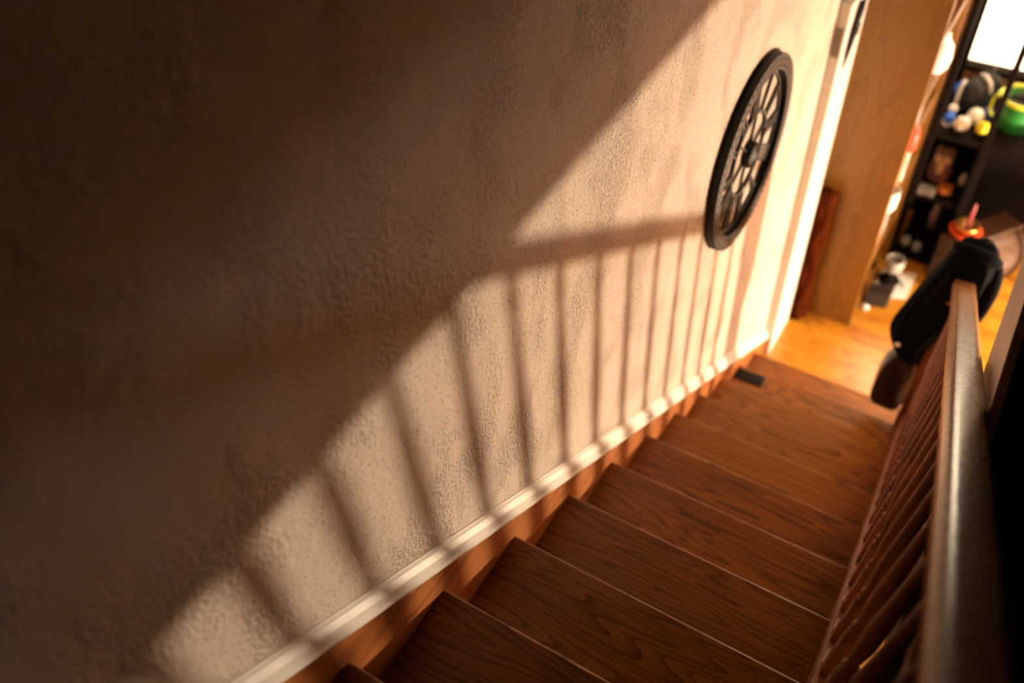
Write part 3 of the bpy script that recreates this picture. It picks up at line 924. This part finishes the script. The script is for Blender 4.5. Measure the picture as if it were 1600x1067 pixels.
for j, (z, xl, xr, yn, yf) in enumerate(SECT):
    ring = []
    cx, cy, a_, b_ = (xl + xr) / 2, (yn + yf) / 2, (xr - xl) / 2, (yf - yn) / 2
    f = min(1.0, j / 5) * 0.10
    for i in range(n):
        t = 2 * math.pi * i / n
        c, s = math.cos(t), math.sin(t)
        k = 1 + f * math.sin(7 * t + 0.35 * j) * 0.55 + f * 0.45 * math.sin(11 * t - 0.5 * j + 1)
        ex = 0.75
        ring.append((cx + a_ * k * math.copysign(abs(c) ** ex, c), cy + b_ * k * math.copysign(abs(s) ** ex, s), z + 0.006 * math.sin(5 * t + j)))
    rings.append(ring)
bm_loft(bm, rings)
obj('body', bm, 'jacket', jk, smooth=True, sub=1)
# sleeve hanging on the far side, collar roll on top
bm = bmesh.new()
bm_tube(bm, [(0.70, 2.60, -0.66), (0.715, 2.555, -0.635), (0.76, 2.535, -0.625), (0.81, 2.54, -0.632), (0.852, 2.565, -0.66), (0.868, 2.60, -0.70)], [0.018, 0.024, 0.027, 0.027, 0.024, 0.018], 12)
obj('collar', bm, 'jacket', jk, smooth=True, sub=1)
bm = bmesh.new()
bm_tube(bm, [(0.845, 2.60, -0.68), (0.868, 2.60, -0.76), (0.874, 2.59, -0.84), (0.872, 2.58, -0.92), (0.868, 2.57, -0.985)], [0.03, 0.036, 0.034, 0.028, 0.02], 14)
obj('sleeve', bm, 'jacket', jk, smooth=True, sub=1)
bm = bmesh.new()
bm_lathe(bm, [(0.010, -0.003), (0.012, 0), (0.010, 0.003), (0.002, 0.004)], (0, 0, 0), 14, 'y')
for v in bm.verts:
    v.co = Vector((0.640, 2.514, -1.165)) + Vector((v.co.x, -v.co.y, v.co.z))
obj('button', bm, 'cream', jk, smooth=True)

bag = thing('leather_bag', 'shiny dark brown leather bag hanging below the black jacket', 'bag', (0.68, 2.57, -1.25))
bm = bmesh.new()
rings = []
for j, (z, xl, xr, yn, yf) in enumerate([(-1.21, 0.665, 0.715, 2.545, 2.60), (-1.25, 0.625, 0.745, 2.53, 2.615), (-1.31, 0.606, 0.756, 2.515, 2.625), (-1.40, 0.600, 0.752, 2.505, 2.63), (-1.48, 0.600, 0.748, 2.50, 2.63), (-1.545, 0.608, 0.742, 2.505, 2.625), (-1.575, 0.625, 0.732, 2.52, 2.61)]):
    cx, cy, a_, b_ = (xl + xr) / 2, (yn + yf) / 2, (xr - xl) / 2, (yf - yn) / 2
    rings.append([(cx + a_ * (1 + 0.05 * math.sin(6 * t + j)) * math.copysign(abs(math.cos(t)) ** 0.6, math.cos(t)),
                   cy + b_ * (1 + 0.07 * math.sin(5 * t - j)) * math.copysign(abs(math.sin(t)) ** 0.6, math.sin(t)), z) for t in [2 * math.pi * i / 32 for i in range(32)]])
bm_loft(bm, rings)
obj('body', bm, 'leather', bag, smooth=True, sub=1)
bm = bmesh.new()
bm_tube(bm, [(0.69, 2.57, -1.22), (0.70, 2.56, -1.14), (0.715, 2.555, -1.05), (0.73, 2.56, -0.95)], 0.008, 8)
bm_tube(bm, [(0.74, 2.57, -1.25), (0.755, 2.565, -1.17), (0.755, 2.562, -1.10)], 0.007, 8)
obj('strap', bm, 'leather', bag, smooth=True)

# ------------------------------------------------------------------ the low table lamp that lights the stairs (beyond the right of the frame)
lp = thing('table_lamp', 'bare-bulb table lamp on a low stool in the lower room', 'lamp', (LAMP.x, LAMP.y, ZF + 0.30))
bm = bmesh.new()
bm_lathe(bm, [(0.07, ZF + 0.3005), (0.07, ZF + 0.315), (0.02, ZF + 0.33), (0.014, LAMP.z - 0.10), (0.018, LAMP.z - 0.065)], (LAMP.x, LAMP.y, 0), 20)
obj('lamp_base', bm, 'gold', lp, smooth=True)
st = thing('stool', 'low dark stool carrying the bare-bulb lamp', 'stool', (LAMP.x, LAMP.y, ZF))
obj('seat', boxes((LAMP.x - 0.17, LAMP.x + 0.17, LAMP.y - 0.17, LAMP.y + 0.17, ZF + 0.27, ZF + 0.30)), 'darkwood', st, 0.005)
for dx in (-0.14, 0.14):
    for dy in (-0.14, 0.14):
        obj('leg', boxes((LAMP.x + dx - 0.016, LAMP.x + dx + 0.016, LAMP.y + dy - 0.016, LAMP.y + dy + 0.016, ZF, ZF + 0.27)), 'darkwood', st, 0.003)
lt = thing('globe_lamp', 'round frosted globe lamp on a stem, standing on the floor of the lower room', 'lamp', (LANT.x, LANT.y, ZF))
bm = bmesh.new()
bm_lathe(bm, [(0.09, ZF), (0.09, ZF + 0.012), (0.012, ZF + 0.02), (0.012, LANT.z - 0.088)], (LANT.x, LANT.y, 0), 20)
obj('lamp_base', bm, 'darkwood', lt)
bm = bmesh.new()
bm_ball(bm, LANT, 0.09, 20, 12)
obj('frosted_globe', bm, plain('glowing_globe', (0.8, 0.75, 0.7), 0.8, emit=(1.0, 0.84, 0.72), estr=270), lt, smooth=True)
